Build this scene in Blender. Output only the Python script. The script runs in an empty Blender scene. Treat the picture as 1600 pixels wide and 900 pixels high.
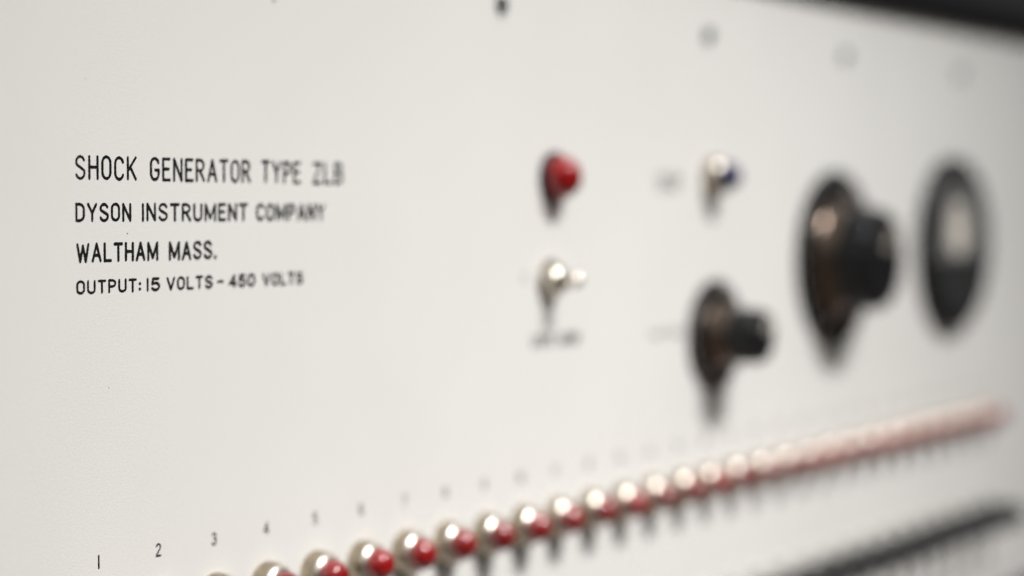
import bpy, bmesh, math, random
from mathutils import Vector, Matrix
R = math.radians
rnd = random.Random(7)
scene = bpy.context.scene
COL = scene.collection

# ------------------------------------------------------------------ camera
# The panel face is the plane y = 0, x runs along it, z is up, metres.
FPX = 3100.0                                   # focal length in pixels of a 1600 px wide frame
H = 0.4646                                     # camera stands this far in front of the panel
YAW = math.atan(2100.0 / FPX)                  # optical axis against the panel
PIT = math.atan(125.0 / FPX)                   # looking slightly down
PITCH = 0.027                                  # spacing of the pilot lights
cam = bpy.data.objects.new('camera', bpy.data.cameras.new('camera'))
COL.objects.link(cam)
CAM = Vector((0, -H, 0))
FWD = Vector((math.cos(YAW) * math.cos(PIT), math.sin(YAW) * math.cos(PIT), -math.sin(PIT)))
cam.location = CAM
cam.rotation_euler = FWD.to_track_quat('-Z', 'Y').to_euler()
cam.data.sensor_width = 36.0
cam.data.lens = 36.0 * FPX / 1600.0
cam.data.clip_start = 0.02
cam.data.clip_end = 50
cam.data.dof.use_dof = True
cam.data.dof.focus_distance = 0.639
cam.data.dof.aperture_fstop = 3.3
scene.camera = cam
RIGHT = FWD.cross(Vector((0, 0, 1))).normalized()
UP = RIGHT.cross(FWD)

def on_panel(px, py, y=0.0):
    """where a sight line of the photo meets the plane at depth y"""
    d = FWD * FPX + RIGHT * (px - 800.0) + UP * (450.0 - py)
    t = (y - CAM.y) / d.y
    return CAM + d * t

# ------------------------------------------------------------------ world and lamps
world = bpy.data.worlds.new('World')
scene.world = world
world.use_nodes = True
wn, wl = world.node_tree.nodes, world.node_tree.links
bg = wn['Background']
geo = wn.new('ShaderNodeTexCoord')
sep = wn.new('ShaderNodeSeparateXYZ')
ramp = wn.new('ShaderNodeValToRGB')
mp = wn.new('ShaderNodeMapRange')
wl.new(geo.outputs['Generated'], sep.inputs[0])
wl.new(sep.outputs['Z'], mp.inputs[0])
mp.inputs[1].default_value = -1; mp.inputs[2].default_value = 1
wl.new(mp.outputs[0], ramp.inputs[0])
e = ramp.color_ramp.elements
e[0].position = 0.0; e[0].color = (0.23, 0.195, 0.165, 1)      # floor
e[1].position = 1.0; e[1].color = (0.60, 0.62, 0.60, 1)         # pale ceiling
for pos_, c_ in ((0.36, (0.13, 0.115, 0.10)), (0.46, (0.030, 0.029, 0.028)), (0.60, (0.026, 0.026, 0.026)), (0.74, (0.42, 0.435, 0.42))):
    ramp.color_ramp.elements.new(pos_).color = (*c_, 1)          # dark room round the instrument
wl.new(ramp.outputs[0], bg.inputs['Color'])
bg.inputs['Strength'].default_value = 1.0

def gallery_spot(loc, target, radius, power, col, cone):
    l = bpy.data.lights.new('gallery_spot', 'SPOT')
    l.shadow_soft_size = radius; l.energy = power; l.color = col
    l.spot_size = R(cone); l.spot_blend = 1.0
    o = bpy.data.objects.new('gallery_spot', l); COL.objects.link(o)
    o.location = loc
    o.rotation_euler = (Vector(target) - Vector(loc)).to_track_quat('-Z', 'Y').to_euler()
    return o
gallery_spot((0.30, -3.10, 3.75), (0.62, 0, -1.65), 0.36, 1680, (1.0, 0.96, 0.93), 26)
gallery_spot((1.26, -3.10, 3.75), (0.82, 0, -1.60), 0.36, 1680, (1.0, 0.975, 0.96), 26)

scene.view_settings.view_transform = 'Standard'
scene.view_settings.look = 'None'
scene.view_settings.exposure = 0.0
scene.view_settings.gamma = 1.0
scene.cycles.use_denoising = True
scene.cycles.denoising_input_passes = 'RGB'
scene.cycles.sample_clamp_indirect = 8.0
scene.cycles.max_bounces = 8
scene.cycles.use_adaptive_sampling = False

# ------------------------------------------------------------------ materials
def material(name, base, rough=0.5, metal=0.0, coat=0.0, trans=0.0, ior=1.5, spec=0.5):
    m = bpy.data.materials.new(name); m.use_nodes = True
    b = m.node_tree.nodes['Principled BSDF']
    b.inputs['Base Color'].default_value = (*base, 1)
    b.inputs['Roughness'].default_value = rough
    b.inputs['Metallic'].default_value = metal
    b.inputs['Coat Weight'].default_value = coat
    b.inputs['Transmission Weight'].default_value = trans
    b.inputs['IOR'].default_value = ior
    b.inputs['Specular IOR Level'].default_value = spec
    return m

def add_grain(m, base, amount, scale, bump=0.0, bump_scale=900.0, rough=None):
    """slightly uneven paint: fine colour mottling, a fine surface tooth, uneven gloss"""
    nt = m.node_tree; b = nt.nodes['Principled BSDF']
    tc = nt.nodes.new('ShaderNodeTexCoord')
    n = nt.nodes.new('ShaderNodeTexNoise'); n.inputs['Scale'].default_value = scale
    n.inputs['Detail'].default_value = 5
    nt.links.new(tc.outputs['Object'], n.inputs['Vector'])
    r = nt.nodes.new('ShaderNodeValToRGB')
    r.color_ramp.elements[0].position = 0.3; r.color_ramp.elements[1].position = 0.7
    r.color_ramp.elements[0].color = (*[c * (1 - amount) for c in base], 1)
    r.color_ramp.elements[1].color = (*[min(1, c * (1 + amount)) for c in base], 1)
    nt.links.new(n.outputs['Fac'], r.inputs[0]); nt.links.new(r.outputs[0], b.inputs['Base Color'])
    if bump:
        n2 = nt.nodes.new('ShaderNodeTexNoise'); n2.inputs['Scale'].default_value = bump_scale
        n2.inputs['Detail'].default_value = 3
        nt.links.new(tc.outputs['Object'], n2.inputs['Vector'])
        bp = nt.nodes.new('ShaderNodeBump'); bp.inputs['Strength'].default_value = bump
        bp.inputs['Distance'].default_value = 0.0002
        nt.links.new(n2.outputs['Fac'], bp.inputs['Height']); nt.links.new(bp.outputs[0], b.inputs['Normal'])
    if rough:
        mr = nt.nodes.new('ShaderNodeMapRange')
        mr.inputs[3].default_value = rough[0]; mr.inputs[4].default_value = rough[1]
        nt.links.new(n.outputs['Fac'], mr.inputs[0]); nt.links.new(mr.outputs[0], b.inputs['Roughness'])
    return m

def jewel_glass(name, base):
    """coloured cut glass over a bright backing; every cap has its own depth of colour"""
    m = material(name, base, 0.10, trans=0.55, ior=1.55, coat=0.6)
    nt = m.node_tree; b = nt.nodes['Principled BSDF']
    b.inputs['Coat IOR'].default_value = 1.6; b.inputs['Coat Roughness'].default_value = 0.09
    return m

def vary_per_object(m, lo, hi):
    nt = m.node_tree; b = nt.nodes['Principled BSDF']
    src = b.inputs['Base Color'].links[0].from_socket
    info = nt.nodes.new('ShaderNodeObjectInfo'); hsv = nt.nodes.new('ShaderNodeHueSaturation')
    mr = nt.nodes.new('ShaderNodeMapRange'); mr.inputs[3].default_value = lo; mr.inputs[4].default_value = hi
    nt.links.new(info.outputs['Random'], mr.inputs[0]); nt.links.new(mr.outputs[0], hsv.inputs['Value'])
    nt.links.new(src, hsv.inputs['Color']); nt.links.new(hsv.outputs[0], b.inputs['Base Color'])

M = {}
PAINT = (0.775, 0.770, 0.750)
M['paint'] = add_grain(material('off_white_paint', PAINT, 0.6, spec=0.25), PAINT, 0.02, 9, 0.3, 1500, rough=(0.55, 0.7))
nt_ = M['paint'].node_tree                       # fine speckle of the sprayed enamel
b_ = nt_.nodes['Principled BSDF']; src_ = b_.inputs['Base Color'].links[0].from_socket
n_ = nt_.nodes.new('ShaderNodeTexNoise'); n_.inputs['Scale'].default_value = 1300; n_.inputs['Detail'].default_value = 2
c_ = nt_.nodes.new('ShaderNodeTexCoord'); nt_.links.new(c_.outputs['Object'], n_.inputs['Vector'])
r_ = nt_.nodes.new('ShaderNodeMapRange'); r_.inputs[1].default_value = .25; r_.inputs[2].default_value = .75
r_.inputs[3].default_value = .95; r_.inputs[4].default_value = 1.05
h_ = nt_.nodes.new('ShaderNodeHueSaturation')
nt_.links.new(n_.outputs['Fac'], r_.inputs[0]); nt_.links.new(r_.outputs[0], h_.inputs['Value'])
nt_.links.new(src_, h_.inputs['Color']); nt_.links.new(h_.outputs[0], b_.inputs['Base Color'])
M['ink'] = add_grain(material('black_fill', (0.012, 0.012, 0.013), 0.6, spec=0.1), (0.012, 0.012, 0.013), 0.4, 900)
M['chrome'] = add_grain(material('nickel_plate', (0.88, 0.82, 0.73), 0.12, 1.0), (0.88, 0.82, 0.73), 0.04, 300, rough=(0.27, 0.34))
M['dark_flank'] = add_grain(material('dark_flank_nickel', (0.40, 0.34, 0.26), 0.18, 1.0), (0.40, 0.34, 0.26), 0.25, 350, rough=(0.12, 0.26))  # bezel flank: reflection of the dark room put into the base colour
M['polished'] = add_grain(material('polished_nickel', (0.85, 0.80, 0.71), 0.14, 1.0), (0.85, 0.80, 0.71), 0.03, 300)
M['satin'] = add_grain(material('satin_nickel', (0.70, 0.68, 0.63), 0.5, 0.6), (0.70, 0.68, 0.63), 0.03, 300)
M['red'] = add_grain(jewel_glass('red_glass', (0.46, 0.002, 0.005)), (0.46, 0.002, 0.005), 0.25, 250)
M['bigred'] = add_grain(jewel_glass('bright_red_glass', (0.72, 0.002, 0.007)), (0.72, 0.002, 0.007), 0.25, 200)
vary_per_object(M['red'], 0.7, 1.15)
M['red'].node_tree.nodes['Principled BSDF'].inputs['Coat IOR'].default_value = 1.6
M['red'].node_tree.nodes['Principled BSDF'].inputs['Coat Weight'].default_value = 1.0
q_ = M['bigred'].node_tree.nodes['Principled BSDF'].inputs
q_['Coat Roughness'].default_value = 0.05; q_['Coat Weight'].default_value = 0.5; q_['Specular IOR Level'].default_value = 0.3; q_['Transmission Weight'].default_value = 0.6
M['blue'] = add_grain(jewel_glass('blue_glass', (0.012, 0.018, 0.16)), (0.012, 0.018, 0.16), 0.25, 250)
M['bakelite'] = add_grain(material('black_bakelite', (0.008, 0.008, 0.009), 0.3, spec=0.25), (0.010, 0.010, 0.011), 0.3, 200, rough=(0.22, 0.4))
M['grey_handle'] = add_grain(material('worn_black_plastic', (0.030, 0.030, 0.031), 0.45, spec=0.3), (0.030, 0.030, 0.031), 0.3, 200)
M['skirt'] = add_grain(material('brown_bronze', (0.14, 0.104, 0.083), 0.3, 0.8), (0.14, 0.104, 0.083), 0.12, 150, rough=(0.18, 0.28))
M['case'] = add_grain(material('black_crackle_paint', (0.008, 0.008, 0.009), 0.55, spec=0.08), (0.013, 0.013, 0.014), 0.3, 200, 0.5, 700)
M['dial'] = add_grain(material('cream_dial_card', (0.86, 0.81, 0.71), 0.6), (0.86, 0.81, 0.71), 0.03, 80)
M['steel'] = add_grain(material('dark_screw_steel', (0.022, 0.024, 0.025), 0.45, 0.2, spec=0.25), (0.03, 0.032, 0.034), 0.3, 400)
M['glass'] = material('clear_glass', (1, 1, 1), 0.02, spec=0.6)
M['glass'].node_tree.nodes['Principled BSDF'].inputs['Alpha'].default_value = 0.08

# ------------------------------------------------------------------ mesh helpers
def mesh_from(bm, name, smooth=None):
    bmesh.ops.recalc_face_normals(bm, faces=bm.faces)
    me = bpy.data.meshes.new(name); bm.to_mesh(me); bm.free()
    if smooth is not None:
        me.polygons.foreach_set('use_smooth', [True] * len(me.polygons))
        me.set_sharp_from_angle(angle=R(smooth))
    return me

def wpos(o):
    p = Vector(o.location)
    while o.parent:
        o = o.parent; p += o.location
    return p

def part(name, me, mat, parent, loc, label=None, rot=None):
    o = bpy.data.objects.new(name, me); COL.objects.link(o)
    if mat and not me.materials: me.materials.append(mat)
    o.parent = parent
    o.location = Vector(loc) - wpos(parent)
    if rot: o.rotation_euler = rot
    if label: o['label'] = label
    return o

def lathe(bm, prof, n=48, c=(0, 0), mod=None, close=True):
    """turn (radius, height out of the panel) about the -y axis"""
    rings = []
    for r, h in prof:
        if r < 1e-7:
            rings.append([bm.verts.new((c[0], -h, c[1]))]); continue
        ring = []
        for i in range(n):
            a = 2 * math.pi * i / n
            rr = r * (mod(a, r, h) if mod else 1)
            ring.append(bm.verts.new((c[0] + rr * math.cos(a), -h, c[1] + rr * math.sin(a))))
        rings.append(ring)
    for A, B in zip(rings, rings[1:]):
        if len(A) == 1 and len(B) == 1: continue
        for i in range(n):
            j = (i + 1) % n
            if len(A) == 1: bm.faces.new((A[0], B[i], B[j]))
            elif len(B) == 1: bm.faces.new((A[i], A[j], B[0]))
            else: bm.faces.new((A[i], A[j], B[j], B[i]))
    return rings

def box(bm, x0, x1, y0, y1, z0, z1, bevel=0.0, seg=2):
    vs = [bm.verts.new((x, y, z)) for x in (x0, x1) for y in (y0, y1) for z in (z0, z1)]
    fs = [(0, 1, 3, 2), (4, 6, 7, 5), (0, 4, 5, 1), (2, 3, 7, 6), (0, 2, 6, 4), (1, 5, 7, 3)]
    faces = [bm.faces.new([vs[i] for i in f]) for f in fs]
    if bevel:
        es = set(e for f in faces for e in f.edges)
        bmesh.ops.bevel(bm, geom=list(es), offset=bevel, segments=seg, affect='EDGES', profile=0.5)

# ------------------------------------------------------------------ stroke lettering
def arc(cx, cy, rx, ry, a0, a1, n=14):
    return [(cx + rx * math.cos(R(a0 + (a1 - a0) * i / n)), cy + ry * math.sin(R(a0 + (a1 - a0) * i / n))) for i in range(n + 1)]
def oval(w, r=None):
    """tall rounded O: two arcs joined by straight sides"""
    k = 0.30
    return arc(w / 2, 1 - k, w / 2, k, 0, 180, 16) + arc(w / 2, k, w / 2, k, 180, 360, 16) + [(w, 1 - k)]
def glyph(c):
    w = 0.42
    if c == 'A': return 0.46, [[(0, 0), (.23, 1)], [(.23, 1), (.46, 0)], [(.08, .33), (.38, .33)]]
    if c == 'B': return w, [[(0, 0), (0, 1)], [(0, 1), (.2, 1)] + arc(.2, .765, .20, .235, 90, -90)[1:] + [(0, .53)],
                            [(0, .53), (.2, .53)] + arc(.2, .265, .22, .265, 90, -90)[1:] + [(0, 0)]]
    if c == 'C': return w, [arc(w / 2, .7, w / 2, .3, 20, 180) + arc(w / 2, .3, w / 2, .3, 180, 340)]
    if c == 'D': return w, [[(0, 0), (0, 1)], [(0, 1), (.15, 1)] + arc(.15, .68, .27, .32, 90, 0)[1:] + arc(.15, .32, .27, .32, 0, -90) + [(0, 0)]]
    if c == 'E': return .36, [[(0, 0), (0, 1)], [(0, 1), (.36, 1)], [(0, .52), (.30, .52)], [(0, 0), (.36, 0)]]
    if c == 'G': return w, [arc(w / 2, .7, w / 2, .3, 20, 180) + arc(w / 2, .3, w / 2, .3, 180, 350) + [(w, .45)], [(w, .45), (.24, .45)]]
    if c == 'H': return w, [[(0, 0), (0, 1)], [(w, 0), (w, 1)], [(0, .52), (w, .52)]]
    if c == 'I' or c == '1': return 0.0, [[(0, 0), (0, 1)]]
    if c == 'K': return w, [[(0, 0), (0, 1)], [(w, 1), (.02, .40)], [(.14, .54), (w, 0)]]
    if c == 'L': return .36, [[(0, 0), (0, 1)], [(0, 0), (.36, 0)]]
    if c == 'M': return .56, [[(0, 0), (0, 1)], [(0, 1), (.28, .12)], [(.28, .12), (.56, 1)], [(.56, 1), (.56, 0)]]
    if c == 'N': return w, [[(0, 0), (0, 1)], [(0, 1), (w, 0)], [(w, 0), (w, 1)]]
    if c == 'O' or c == '0': return w, [oval(w)]
    if c == 'P': return .40, [[(0, 0), (0, 1)], [(0, 1), (.17, 1)] + arc(.17, .73, .23, .27, 90, -90)[1:] + [(0, .46)]]
    if c == 'R': return w, [[(0, 0), (0, 1)], [(0, 1), (.18, 1)] + arc(.18, .745, .22, .255, 90, -90)[1:] + [(0, .49)], [(.19, .49), (w, 0)]]
    if c == 'S': return .42, [arc(.21, .75, .20, .25, 20, 200, 14) + [(.07, .60), (.21, .51), (.35, .41)] + arc(.21, .26, .21, .26, 25, -160, 16)]
    if c == 'T': return .42, [[(.21, 0), (.21, 1)], [(0, 1), (.42, 1)]]
    if c == 'U': return w, [[(0, 1), (0, .3)] + arc(w / 2, .28, w / 2, .28, 180, 360)[1:] + [(w, 1)]]
    if c == 'V': return .46, [[(0, 1), (.23, 0)], [(.23, 0), (.46, 1)]]
    if c == 'W': return .64, [[(0, 1), (.16, 0)], [(.16, 0), (.32, .92)], [(.32, .92), (.48, 0)], [(.48, 0), (.64, 1)]]
    if c == 'Y': return .46, [[(0, 1), (.23, .46)], [(.46, 1), (.23, .46)], [(.23, .46), (.23, 0)]]
    if c == 'Z': return .42, [[(0, 1), (.42, 1)], [(.42, 1), (0, 0)], [(0, 0), (.42, 0)]]
    if c == '.': return 0.02, [[(0, 0.02), (.03, 0.02)], [(0, 0.05), (.03, 0.05)], [(.03, .02), (.03, .05)]]
    if c == ':': return 0.02, [[(0, .12), (.03, .12)], [(0, .16), (.03, .16)], [(0, .62), (.03, .62)], [(0, .66), (.03, .66)]]
    if c == '-': return .34, [[(0, .5), (.34, .5)]]
    if c == '2': return w, [arc(.21, .74, .20, .26, 165, -30) + [(.05, .12), (0, 0)], [(0, 0), (w, 0)]]
    if c == '3': return w, [arc(.20, .76, .19, .24, 155, -90), arc(.20, .27, .22, .27, 90, -155)]
    if c == '4': return .46, [[(.34, 0), (.34, 1)], [(.34, 1), (0, .28)], [(0, .28), (.46, .28)]]
    if c == '5': return w, [[(.38, 1), (.06, 1)], [(.06, 1), (.02, .55)], [(.02, .55)] + arc(.20, .31, .22, .31, 125, -150)]
    if c == '6': return w, [arc(.22, .72, .20, .28, 30, 180) + [(0.01, .3)], arc(.21, .28, .21, .28, 0, 360, 22)]
    if c == '7': return w, [[(0, 1), (.42, 1)], [(.42, 1), (.13, 0)]]
    if c == '8': return w, [arc(.21, .76, .18, .24, 0, 360, 20), arc(.21, .27, .21, .27, 0, 360, 22)]
    if c == '9': return w, [arc(.21, .72, .21, .28, 0, 360, 22), [(.42, .70)] + arc(.20, .28, .21, .28, 0, -150)]
    raise KeyError(c)

class Lettering:
    """pigment-filled engraved strokes, each a ribbon with round ends lying on the panel"""
    def __init__(self): self.bm = bmesh.new(); self.n = 0
    def stroke(self, pts, w):
        self.n += 1
        y = -0.00004 - 0.000006 * self.n
        P = [Vector(p) for p in pts]
        P = [p for i, p in enumerate(P) if i == 0 or (p - P[i - 1]).length > 1e-7]
        closed = len(P) > 6 and (P[0] - P[-1]).length < 1e-6
        if closed: P = P[:-1]
        # finer steps, so that the edge can waver like hand-filled engraving
        Q = []
        for i in range(len(P) if closed else len(P) - 1):
            a, b = P[i], P[(i + 1) % len(P)]
            k = max(1, int((b - a).length / 0.0006))
            Q += [a.lerp(b, t / k) for t in range(k)]
        if not closed: Q.append(P[-1])
        L, Rr = [], []
        n = len(Q)
        for i in range(n):
            a = Q[(i - 1) % n] if (closed or i) else Q[i]
            b = Q[(i + 1) % n] if (closed or i < n - 1) else Q[i]
            t = (b - a).normalized(); nn = Vector((-t.y, t.x))
            hw = w / 2 * (1 + rnd.uniform(-.09, .09))
            L.append(Q[i] + nn * hw); Rr.append(Q[i] - nn * hw)
        V = lambda p: self.bm.verts.new((p.x, y, p.y))
        lv = [V(p) for p in L]; rv = [V(p) for p in Rr]
        for i in range(n if closed else n - 1):
            j = (i + 1) % n
            self.bm.faces.new((lv[i], lv[j], rv[j], rv[i]))
        if not closed:
            for end, s in ((0, 1), (n - 1, -1)):
                c = Q[end]; r0 = (L[end] - c)
                fan = [lv[end]]
                for k in range(1, 7):
                    a = s * math.pi * k / 7
                    fan.append(V(c + Vector((r0.x * math.cos(a) - r0.y * math.sin(a), r0.x * math.sin(a) + r0.y * math.cos(a)))))
                fan.append(rv[end])
                self.bm.faces.new(fan if s > 0 else fan[::-1])
    def word(self, text, x0, x1, z0, h, sw, gap=0.25):
        """fit the word between x0 and x1 (outer edges), base line z0, outer height h"""
        hh = h - sw
        gl = [glyph(c) for c in text]
        tot = sum(g[0] for g in gl) + gap * (len(gl) - 1)
        sx = (x1 - x0 - sw) / tot if tot > 0 else hh
        x = x0 + sw / 2
        for wd, st in gl:
            jz = rnd.uniform(-.012, .012) * h
            for s in st:
                self.stroke([(x + p[0] * sx, z0 + sw / 2 + p[1] * hh + jz) for p in s], sw * rnd.uniform(.94, 1.06))
            x += (wd + gap) * sx
    def build(self, name, parent, label=None):
        me = bpy.data.meshes.new(name)
        bmesh.ops.recalc_face_normals(self.bm, faces=self.bm.faces)
        xs = [v.co.x for v in self.bm.verts]; zs = [v.co.z for v in self.bm.verts]
        c = Vector(((min(xs) + max(xs)) / 2, 0, min(zs)))
        bmesh.ops.translate(self.bm, verts=self.bm.verts, vec=-c)
        self.bm.to_mesh(me); self.bm.free()
        return part(name, me, M['ink'], parent, c, label)

# ------------------------------------------------------------------ the instrument: case and panel
def kx(k):                                       # x of the k-th pilot light, counted from the left
    return (k + 27.3) * PITCH - H * math.tan(YAW)
ZN = -0.1247 + 0.0112                            # middle of the row of numerals
ZTOP, ZBOT = 0.1125, -0.252
XL, XR = kx(-2.2), kx(34)
root = bpy.data.objects.new('shock_generator', None)
COL.objects.link(root)
root.location = ((XL + XR) / 2, 0.2, ZBOT - 0.0195)
root['label'] = 'off-white electrical instrument panel with black lettering, red pilot lights and dark knobs'
root['category'] = 'electrical instrument'

bm = bmesh.new()
box(bm, XL, XR, 0, 0.003, ZBOT, ZTOP, 0.0006)
panel = part('panel', mesh_from(bm, 'panel', 40), M['paint'], root, (0, 0, 0))
panel.data.transform(Matrix.Translation(-Vector(((XL + XR) / 2, 0, ZBOT))))
panel.location = Vector(((XL + XR) / 2, 0, ZBOT)) - root.location

bm = bmesh.new()                                 # the box behind the panel, with feet level at its base
box(bm, XL - 0.012, XR + 0.012, 0.0035, 0.40, ZBOT - 0.019, ZTOP + 0.019, 0.004)
part('case', mesh_from(bm, 'case', 40), M['case'], root, (0, 0, 0))
bm = bmesh.new()                                 # rim of the case round the panel
box(bm, XL - 0.016, XR + 0.016, -0.005, 0.0032, ZTOP, ZTOP + 0.0195, 0.002, 3)
part('top_rail', mesh_from(bm, 'top_rail', 40), M['case'], root, (0, 0, 0))
bm = bmesh.new()
box(bm, XL - 0.016, XR + 0.016, -0.005, 0.0032, ZBOT - 0.0195, ZBOT, 0.002, 3)
part('bottom_rail', mesh_from(bm, 'bottom_rail', 40), M['case'], root, (0, 0, 0))

# ------------------------------------------------------------------ writing on the panel
def line(words, ytop, ybot, x_ref, sw, label):
    """words: (text, left px, right px); the heights are read off at x_ref"""
    zt, zb = on_panel(x_ref, ytop).z, on_panel(x_ref, ybot).z
    L = Lettering()
    for t, a, b in words:
        ym = (ytop + ybot) / 2
        L.word(t, on_panel(a, ym).x, on_panel(b, ym).x, zb, zt - zb, sw)
    return L.build('lettering', panel, label)
line([('SHOCK', 117, 213.5), ('GENERATOR', 234, 391), ('TYPE', 408, 469), ('ZLB', 488, 535)], 241.7, 281, 124, 0.00098, 'black engraved line of large condensed capitals, topmost of four')
line([('DYSON', 117.5, 205), ('INSTRUMENT', 221.5, 386.5), ('COMPANY', 400, 507)], 316.5, 347, 122, 0.00096, 'second black engraved line from the top')
line([('WALTHAM', 119, 247), ('MASS.', 263.5, 337.5)], 379.5, 411, 122, 0.00100, 'third black engraved line, shorter than the others')
L4 = line([('OUTPUT:', 119, 220), ('15', 229, 250), ('VOLTS', 260, 332), ('-', 339, 349), ('450', 357, 398), ('VOLTS', 410, 473)], 438, 460.6, 124, 0.00088, 'lowest and smallest black engraved line')

for k in range(1, 31):
    L = Lettering(); t = str(k)
    h = 0.0046; sw = 0.00068
    wpx = sum(glyph(c)[0] for c in t) + 0.27 * (len(t) - 1)
    wm = wpx * 0.0046 + sw
    L.word(t, kx(k) - wm / 2, kx(k) + wm / 2 + 1e-6, ZN - h / 2, h, sw)
    L.build('numeral', panel)

def small_words(px, py, widths, h=0.0042, sw=0.00042):
    """short captions too blurred to read in the photo: rows of letter-like strokes"""
    L = Lettering(); p = on_panel(px, py); x = p.x
    for wlen in widths:
        if wlen < 0: x += -wlen; continue
        xe = x + wlen
        while x < xe:
            z = p.z - h / 2
            L.stroke([(x, z), (x, z + h)], sw)
            q = rnd.choice([0, .5, 1])
            L.stroke([(x, z + h * q), (x + 0.0019, z + h * q)], sw)
            L.stroke([(x + 0.0019, z), (x + 0.0019, z + h)], sw)
            x += 0.0034
    return L.build('caption', panel)
small_words(832, 534, [0.014, -0.004, 0.014], 0.0046, 0.0007)
small_words(817, 435, [0.0034])
small_words(1026, 278, [0.022]); small_words(1028, 292, [0.020])
small_words(1016, 523, [0.012, -0.004, 0.012], 0.0034)

for px, py, r in ((199, 365, .00022), (170, 606, .00015), (133, 123, .00012), (262, 700, .00009), (428, 1, .0006)):
    bm = bmesh.new()                             # specks of dirt on the paint
    bmesh.ops.create_uvsphere(bm, u_segments=8, v_segments=5, radius=r, matrix=Matrix.Diagonal((1, .3, 1.2, 1)))
    part('speck', mesh_from(bm, 'speck', 60), M['steel'], panel, on_panel(px, py))

# ------------------------------------------------------------------ panel screws along the top
def screw_mesh():
    bm = bmesh.new(); r = 0.0035
    lathe(bm, [(r, 0), (r, 0.0006), (r * .92, 0.0013), (r * .7, 0.0019), (r * .35, 0.0022), (0, 0.0023)], 28)
    box(bm, -r * .95, r * .95, -0.00245, -0.0010, -0.0004, 0.0004)
    return mesh_from(bm, 'screw', 40)
SM = screw_mesh()
zs = on_panel(1105, 55).z
for x in (kx(-1.3), .325, .500, .6777, .8556, 1.0130, 1.1830):
    part('screw', SM, M['steel'], root, (x, 0, zs), rot=(0, rnd.uniform(0, 3), 0))

# ------------------------------------------------------------------ pilot lights
def bezel_mesh(s=1.0, name='bezel'):
    bm = bmesh.new()
    pr = [(8.9, 0), (9.0, 1.0), (8.8, 1.6), (8.75, 2.0)]
    for i in range(0, 11):                       # full rounded shoulder
        a = R(5 + 95 * i / 10); pr.append((6.1 + 2.7 * math.cos(a), 2.0 + 5.4 * math.sin(a)))
    pr += [(6.1, 6.2), (6.0, 3.0), (0, 2.9)]
    lathe(bm, [(a * .001 * s, b * .001 * s) for a, b in pr], 56)
    me = mesh_from(bm, name, 50)
    me.materials.append(M['chrome']); me.materials.append(M['dark_flank'])
    for f in me.polygons:                        # flank's dark reflections come from its colour, the lip stays bright
        if -f.center.y < 0.0056 * s and math.hypot(f.center.x, f.center.z) > 0.0068 * s: f.material_index = 1
    return me
def jewel_mesh(s=1.0, name='jewel', n=18):
    bm = bmesh.new()
    pr = [(5.7, 3.2), (6.1, 6.4), (6.3, 8.6)]
    for i in range(1, 6):
        a = R(15 * i); pr.append((6.3 * math.cos(a), 8.6 + 5.8 * math.sin(a)))
    pr.append((0, 14.45))
    rings = lathe(bm, [(a * .001 * s, b * .001 * s) for a, b in pr], n)
    bmesh.ops.bevel(bm, geom=list(bm.edges), offset=0.0002 * s, segments=1, affect='EDGES')
    return mesh_from(bm, name, 75)
ZL = ZN - 0.0205
BZ, JW = bezel_mesh(), jewel_mesh()
b0 = part('pilot_light', BZ, M['chrome'], root, (kx(1), 0, ZL))
part('jewel', JW, M['red'], b0, (kx(1), 0, ZL))
for k in range(2, 31):
    o = b0.copy(); COL.objects.link(o); o.location = b0.location + Vector(((k - 1) * PITCH, 0, rnd.uniform(-.0002, .0002)))
    for c in b0.children:
        d = c.copy(); COL.objects.link(d); d.parent = o
        d.rotation_euler = (0, rnd.uniform(0, 1), 0)
    o.rotation_euler = (R(rnd.uniform(-2.5, 2.5)), rnd.uniform(0, 6), R(rnd.uniform(-2.5, 2.5)))

# red and blue signal lamps above
def dark_bezel():
    bm = bmesh.new()
    pr = [(10.9, 0), (11.1, 1.0), (10.8, 1.9), (10.2, 2.5), (9.6, 2.7), (9.3, 2.5), (9.2, 1.6), (0, 1.5)]
    lathe(bm, [(a * .001, b * .001) for a, b in pr], 48)
    return mesh_from(bm, 'dark_bezel', 40)
def big_jewel():
    bm = bmesh.new()
    pr = [(8.6, 1.6), (9.1, 2.8), (9.2, 4.6)]
    for i in range(1, 6):
        a = R(15 * i); pr.append((9.2 * math.cos(a), 4.6 + 8.6 * math.sin(a)))
    pr.append((0, 13.3))
    lathe(bm, [(a * .001, b * .001) for a, b in pr], 18)
    bmesh.ops.bevel(bm, geom=list(bm.edges), offset=0.0003, segments=1, affect='EDGES')
    return mesh_from(bm, 'big_jewel', 75)
p = on_panel(864, 277)
o = part('signal_lamp', dark_bezel(), M['bakelite'], root, p, 'large red faceted lamp in a black ring')
part('jewel', big_jewel(), M['bigred'], o, p)
p = on_panel(1112, 276)
o = part('signal_lamp', bezel_mesh(1.08, 'blue_bezel'), M['chrome'], root, p, 'blue lamp in a bright nickel ring')
part('jewel', jewel_mesh(1.08, 'blue_jewel'), M['blue'], o, p)

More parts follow.
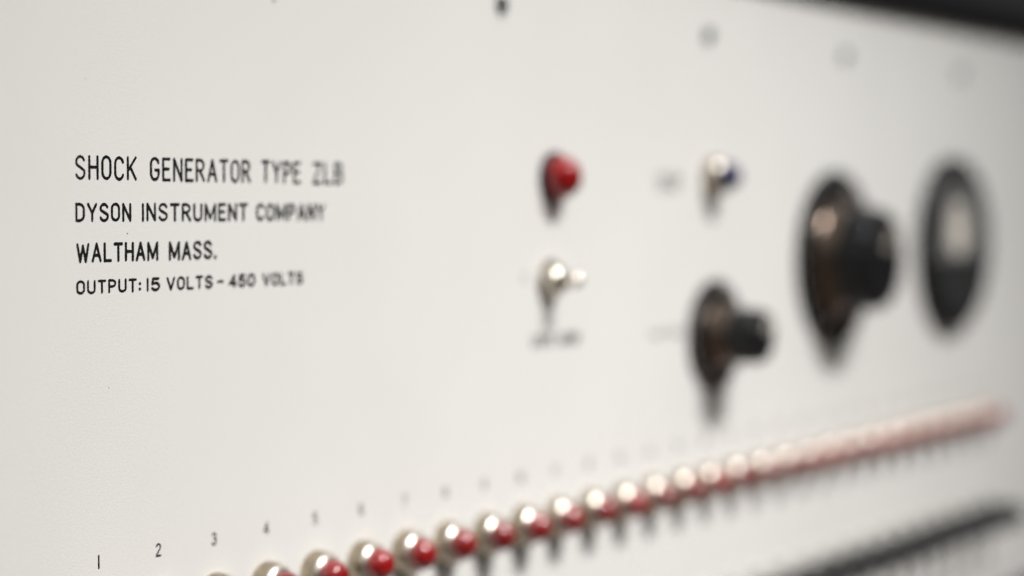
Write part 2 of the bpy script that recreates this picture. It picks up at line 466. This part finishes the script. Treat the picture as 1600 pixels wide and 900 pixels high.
# ------------------------------------------------------------------ toggle switch
def toggle():
    p = on_panel(857, 438)
    bm = bmesh.new()
    lathe(bm, [(.0090, 0), (.0092, .0008), (.0088, .0014), (.0070, .0016)], 40)      # washer
    lathe(bm, [(.0072, .0016), (.0072, .0040), (.0066, .0046), (.0050, .0046)], 6)   # hexagon nut
    lathe(bm, [(.0062, .0046), (.0061, .0056), (.0055, .0066), (.0045, .0074), (.0033, .0079), (.0020, .0081), (0, .0081)], 36)
    o = part('toggle_switch', mesh_from(bm, 'toggle_switch', 35), M['polished'], root, p, 'small bright toggle switch')
    bm = bmesh.new()
    lathe(bm, [(.0014, .0), (.0014, .0034), (.0022, .0042), (.0031, .0056), (.0034, .0072), (.0031, .0088), (.0021, .0101), (.0010, .0106), (0, .0107)], 28)
    part('lever', mesh_from(bm, 'lever', 60), M['polished'], o, p + Vector((0, -.0062, 0)), rot=(R(-3), 0, 0))
toggle()

# ------------------------------------------------------------------ knobs
def control_knob(px, py, plate_r, knob_r, knob_len, cone_r, name_label):
    p = on_panel(px, py)
    bm = bmesh.new(); r = plate_r
    lathe(bm, [(r, 0), (r, .0014), (r - .0006, .0020), (r - .0012, .0022), (cone_r * .5, .0022), (0, .0022)], 72)
    o = part('control_knob', mesh_from(bm, 'dial_plate', 35), M['bakelite'], root, p, name_label)
    for q in (65, 155, 245, 335):                # fixing screws of the plate
        bm = bmesh.new(); rs = r * .06
        lathe(bm, [(rs, .0022), (rs, .0028), (rs * .8, .0034), (rs * .4, .0037), (0, .0038)], 20)
        part('plate_screw', mesh_from(bm, 'plate_screw', 50), M['polished'], o,
             p + Vector((r * .80 * math.cos(R(q)), 0, r * .80 * math.sin(R(q)))))
    # engraved divisions round the plate
    bm = bmesh.new()
    for i in range(21):
        a = R(-60 + 300 * i / 20)
        c, s = math.cos(a), math.sin(a)
        for r0, r1, wv in ((r * .86, r * .95, .0004),):
            q = [(-wv, r0), (wv, r0), (wv, r1), (-wv, r1)]
            bm.faces.new([bm.verts.new((c * v + -s * u, -.00226, s * v + c * u)) for u, v in q])
    part('scale', mesh_from(bm, 'scale', None), M['dial'], o, p)
    bm = bmesh.new()                             # flared metal skirt
    h0 = .0026
    pr = [(0, h0), (cone_r, h0), (cone_r, h0 + .0012)]
    for i in range(1, 9):
        t = i / 8
        pr.append((cone_r + (knob_r * .92 - cone_r) * t, h0 + .0012 + .011 * (t ** 1.35)))
    pr.append((0, h0 + .0122))
    lathe(bm, pr, 64)
    part('skirt', mesh_from(bm, 'skirt', 35), M['skirt'], o, p)
    bm = bmesh.new()                             # fluted bakelite grip
    b = .012
    flute = lambda a, rr, h: 1 - (.045 * (0.5 + 0.5 * math.cos(18 * a)) if rr > knob_r * .86 and b + .001 < h < knob_len - .001 else 0)
    pr = [(0, b), (knob_r * .93, b), (knob_r, b + .0015), (knob_r, (b + knob_len) / 2), (knob_r * .97, knob_len - .0022),
          (knob_r * .90, knob_len - .0006), (knob_r * .80, knob_len), (knob_r * .72, knob_len - .0007), (0, knob_len - .0009)]
    lathe(bm, pr, 144, mod=flute)
    part('grip', mesh_from(bm, 'grip', 45), M['bakelite'], o, p)
    bm = bmesh.new()                             # pointer line on the grip's front
    box(bm, -.0005, .0005, -(knob_len + .0002), -(knob_len - .0012), knob_r * .2, knob_r * .7)
    part('pointer', mesh_from(bm, 'pointer', None), M['dial'], o, p, rot=(0, R(35), 0))
control_knob(1116, 523, .0272, .0135, .0275, .0165, 'smaller black round control knob')
control_knob(1303, 404, .0480, .0280, .030, .0315, 'larger black round control knob')

# ------------------------------------------------------------------ round meter
def meter():
    p = on_panel(1484, 382)
    r = .0535
    bm = bmesh.new()
    lathe(bm, [(r, 0), (r, .0035), (r - .0012, .0058), (r - .004, .0075), (r - .0085, .0082), (r - .0105, .0074), (r - .0112, .0050), (0, .0050)], 96)
    o = part('meter', mesh_from(bm, 'meter_housing', 35), M['bakelite'], root, p, 'round black panel meter with a cream dial')
    ri = r - .0116
    bm = bmesh.new()                             # dial card in the upper part
    zc = -.02
    pts = [(.0150 * math.cos(R(a)), .0100 + .0165 * math.sin(R(a))) for a in range(-90, 270, 6)]
    f = bm.faces.new([bm.verts.new((x, -.0054, max(z, zc))) for x, z in pts])
    ret = bmesh.ops.extrude_face_region(bm, geom=[f])
    bmesh.ops.translate(bm, verts=[v for v in ret['geom'] if isinstance(v, bmesh.types.BMVert)], vec=(0, -.0003, 0))
    d = part('dial', mesh_from(bm, 'dial', None), M['dial'], o, p)
    bm = bmesh.new()                             # scale arc, divisions
    ra = .0145
    for i in range(30):
        a0, a1 = R(48 + 84 * i / 30), R(48 + 84 * (i + 1) / 30)
        bm.faces.new([bm.verts.new((q * math.cos(a), -.0059, q * math.sin(a) + .002)) for q, a in ((ra, a0), (ra + .0005, a0), (ra + .0005, a1), (ra, a1))])
    for i in range(11):
        a = R(48 + 8.4 * i); c, s = math.cos(a), math.sin(a); wv = .0003
        bm.faces.new([bm.verts.new((c * v - s * u, -.0060, s * v + c * u + .002)) for u, v in ((-wv, ra + .0005), (wv, ra + .0005), (wv, ra + .0045), (-wv, ra + .0045))])
    part('scale', mesh_from(bm, 'meter_scale', None), M['ink'], o, p)
    bm = bmesh.new()                             # needle
    a = R(128); c, s = math.cos(a), math.sin(a)
    vs = [bm.verts.new((c * v - s * u, -y, s * v + c * u - .004)) for y in (.0062, .0066) for u, v in ((-.0005, .002), (.0005, .002), (.00015, ra + .002), (-.00015, ra + .002))]
    for q in ((0, 1, 2, 3), (7, 6, 5, 4), (0, 4, 5, 1), (1, 5, 6, 2), (2, 6, 7, 3), (3, 7, 4, 0)):
        bm.faces.new([vs[i] for i in q])
    part('needle', mesh_from(bm, 'needle', None), M['ink'], o, p)
    bm = bmesh.new()                             # black cover over the movement, lower part
    pts = [(ri * math.cos(R(a)), ri * math.sin(R(a))) for a in range(192, 349, 6)]
    f = bm.faces.new([bm.verts.new((x, -.0052, z)) for x, z in pts])
    ret = bmesh.ops.extrude_face_region(bm, geom=[f])
    bmesh.ops.translate(bm, verts=[v for v in ret['geom'] if isinstance(v, bmesh.types.BMVert)], vec=(0, -.0022, 0))
    lathe(bm, [(.0032, .0074), (.0032, .0082), (.0022, .0086), (0, .0086)], 20, c=(0, -.016))
    part('cover', mesh_from(bm, 'cover', 35), M['grey_handle'], o, p)
    bm = bmesh.new()
    lathe(bm, [(0, .0069), (ri + .0004, .0069), (ri + .0004, .0072), (0, .0072)], 64)
    part('glass', mesh_from(bm, 'meter_glass', 35), M['glass'], o, p)
meter()

# ------------------------------------------------------------------ row of lever switches
def lever_switch():
    z = ZN - 0.0805
    bm = bmesh.new()
    box(bm, -.0050, .0050, -.0012, 0, -.0095, .0095, .0005)
    for s in (-1, 1):
        lathe(bm, [(.0016, .0012), (.0016, .0018), (.0008, .0022), (0, .0022)], 14, c=(0, s * .0078))
    o = part('lever_switch', mesh_from(bm, 'lever_plate', 35), M['satin'], root, (kx(1), 0, z))
    bm = bmesh.new()                             # flared paddle handle
    pr = [(.0034, .0), (.0038, .006), (.0050, .010), (.0058, .016), (.0060, .021), (.0054, .0245), (.0032, .0262), (0, .0266)]
    rings = lathe(bm, pr, 24)
    for v in bm.verts: v.co.z *= 1.2; v.co.x *= .85
    part('handle', mesh_from(bm, 'lever_handle', 50), M['grey_handle'], o, (kx(1), -.0010, z), rot=(R(8), 0, 0))
    return o
s0 = lever_switch()
for k in range(2, 31):
    o = s0.copy(); COL.objects.link(o); o.location = s0.location + Vector(((k - 1) * PITCH, 0, 0))
    for c in s0.children:
        d = c.copy(); COL.objects.link(d); d.parent = o
        d.rotation_euler = (R(8 + rnd.uniform(-1.5, 1.5)), 0, 0)
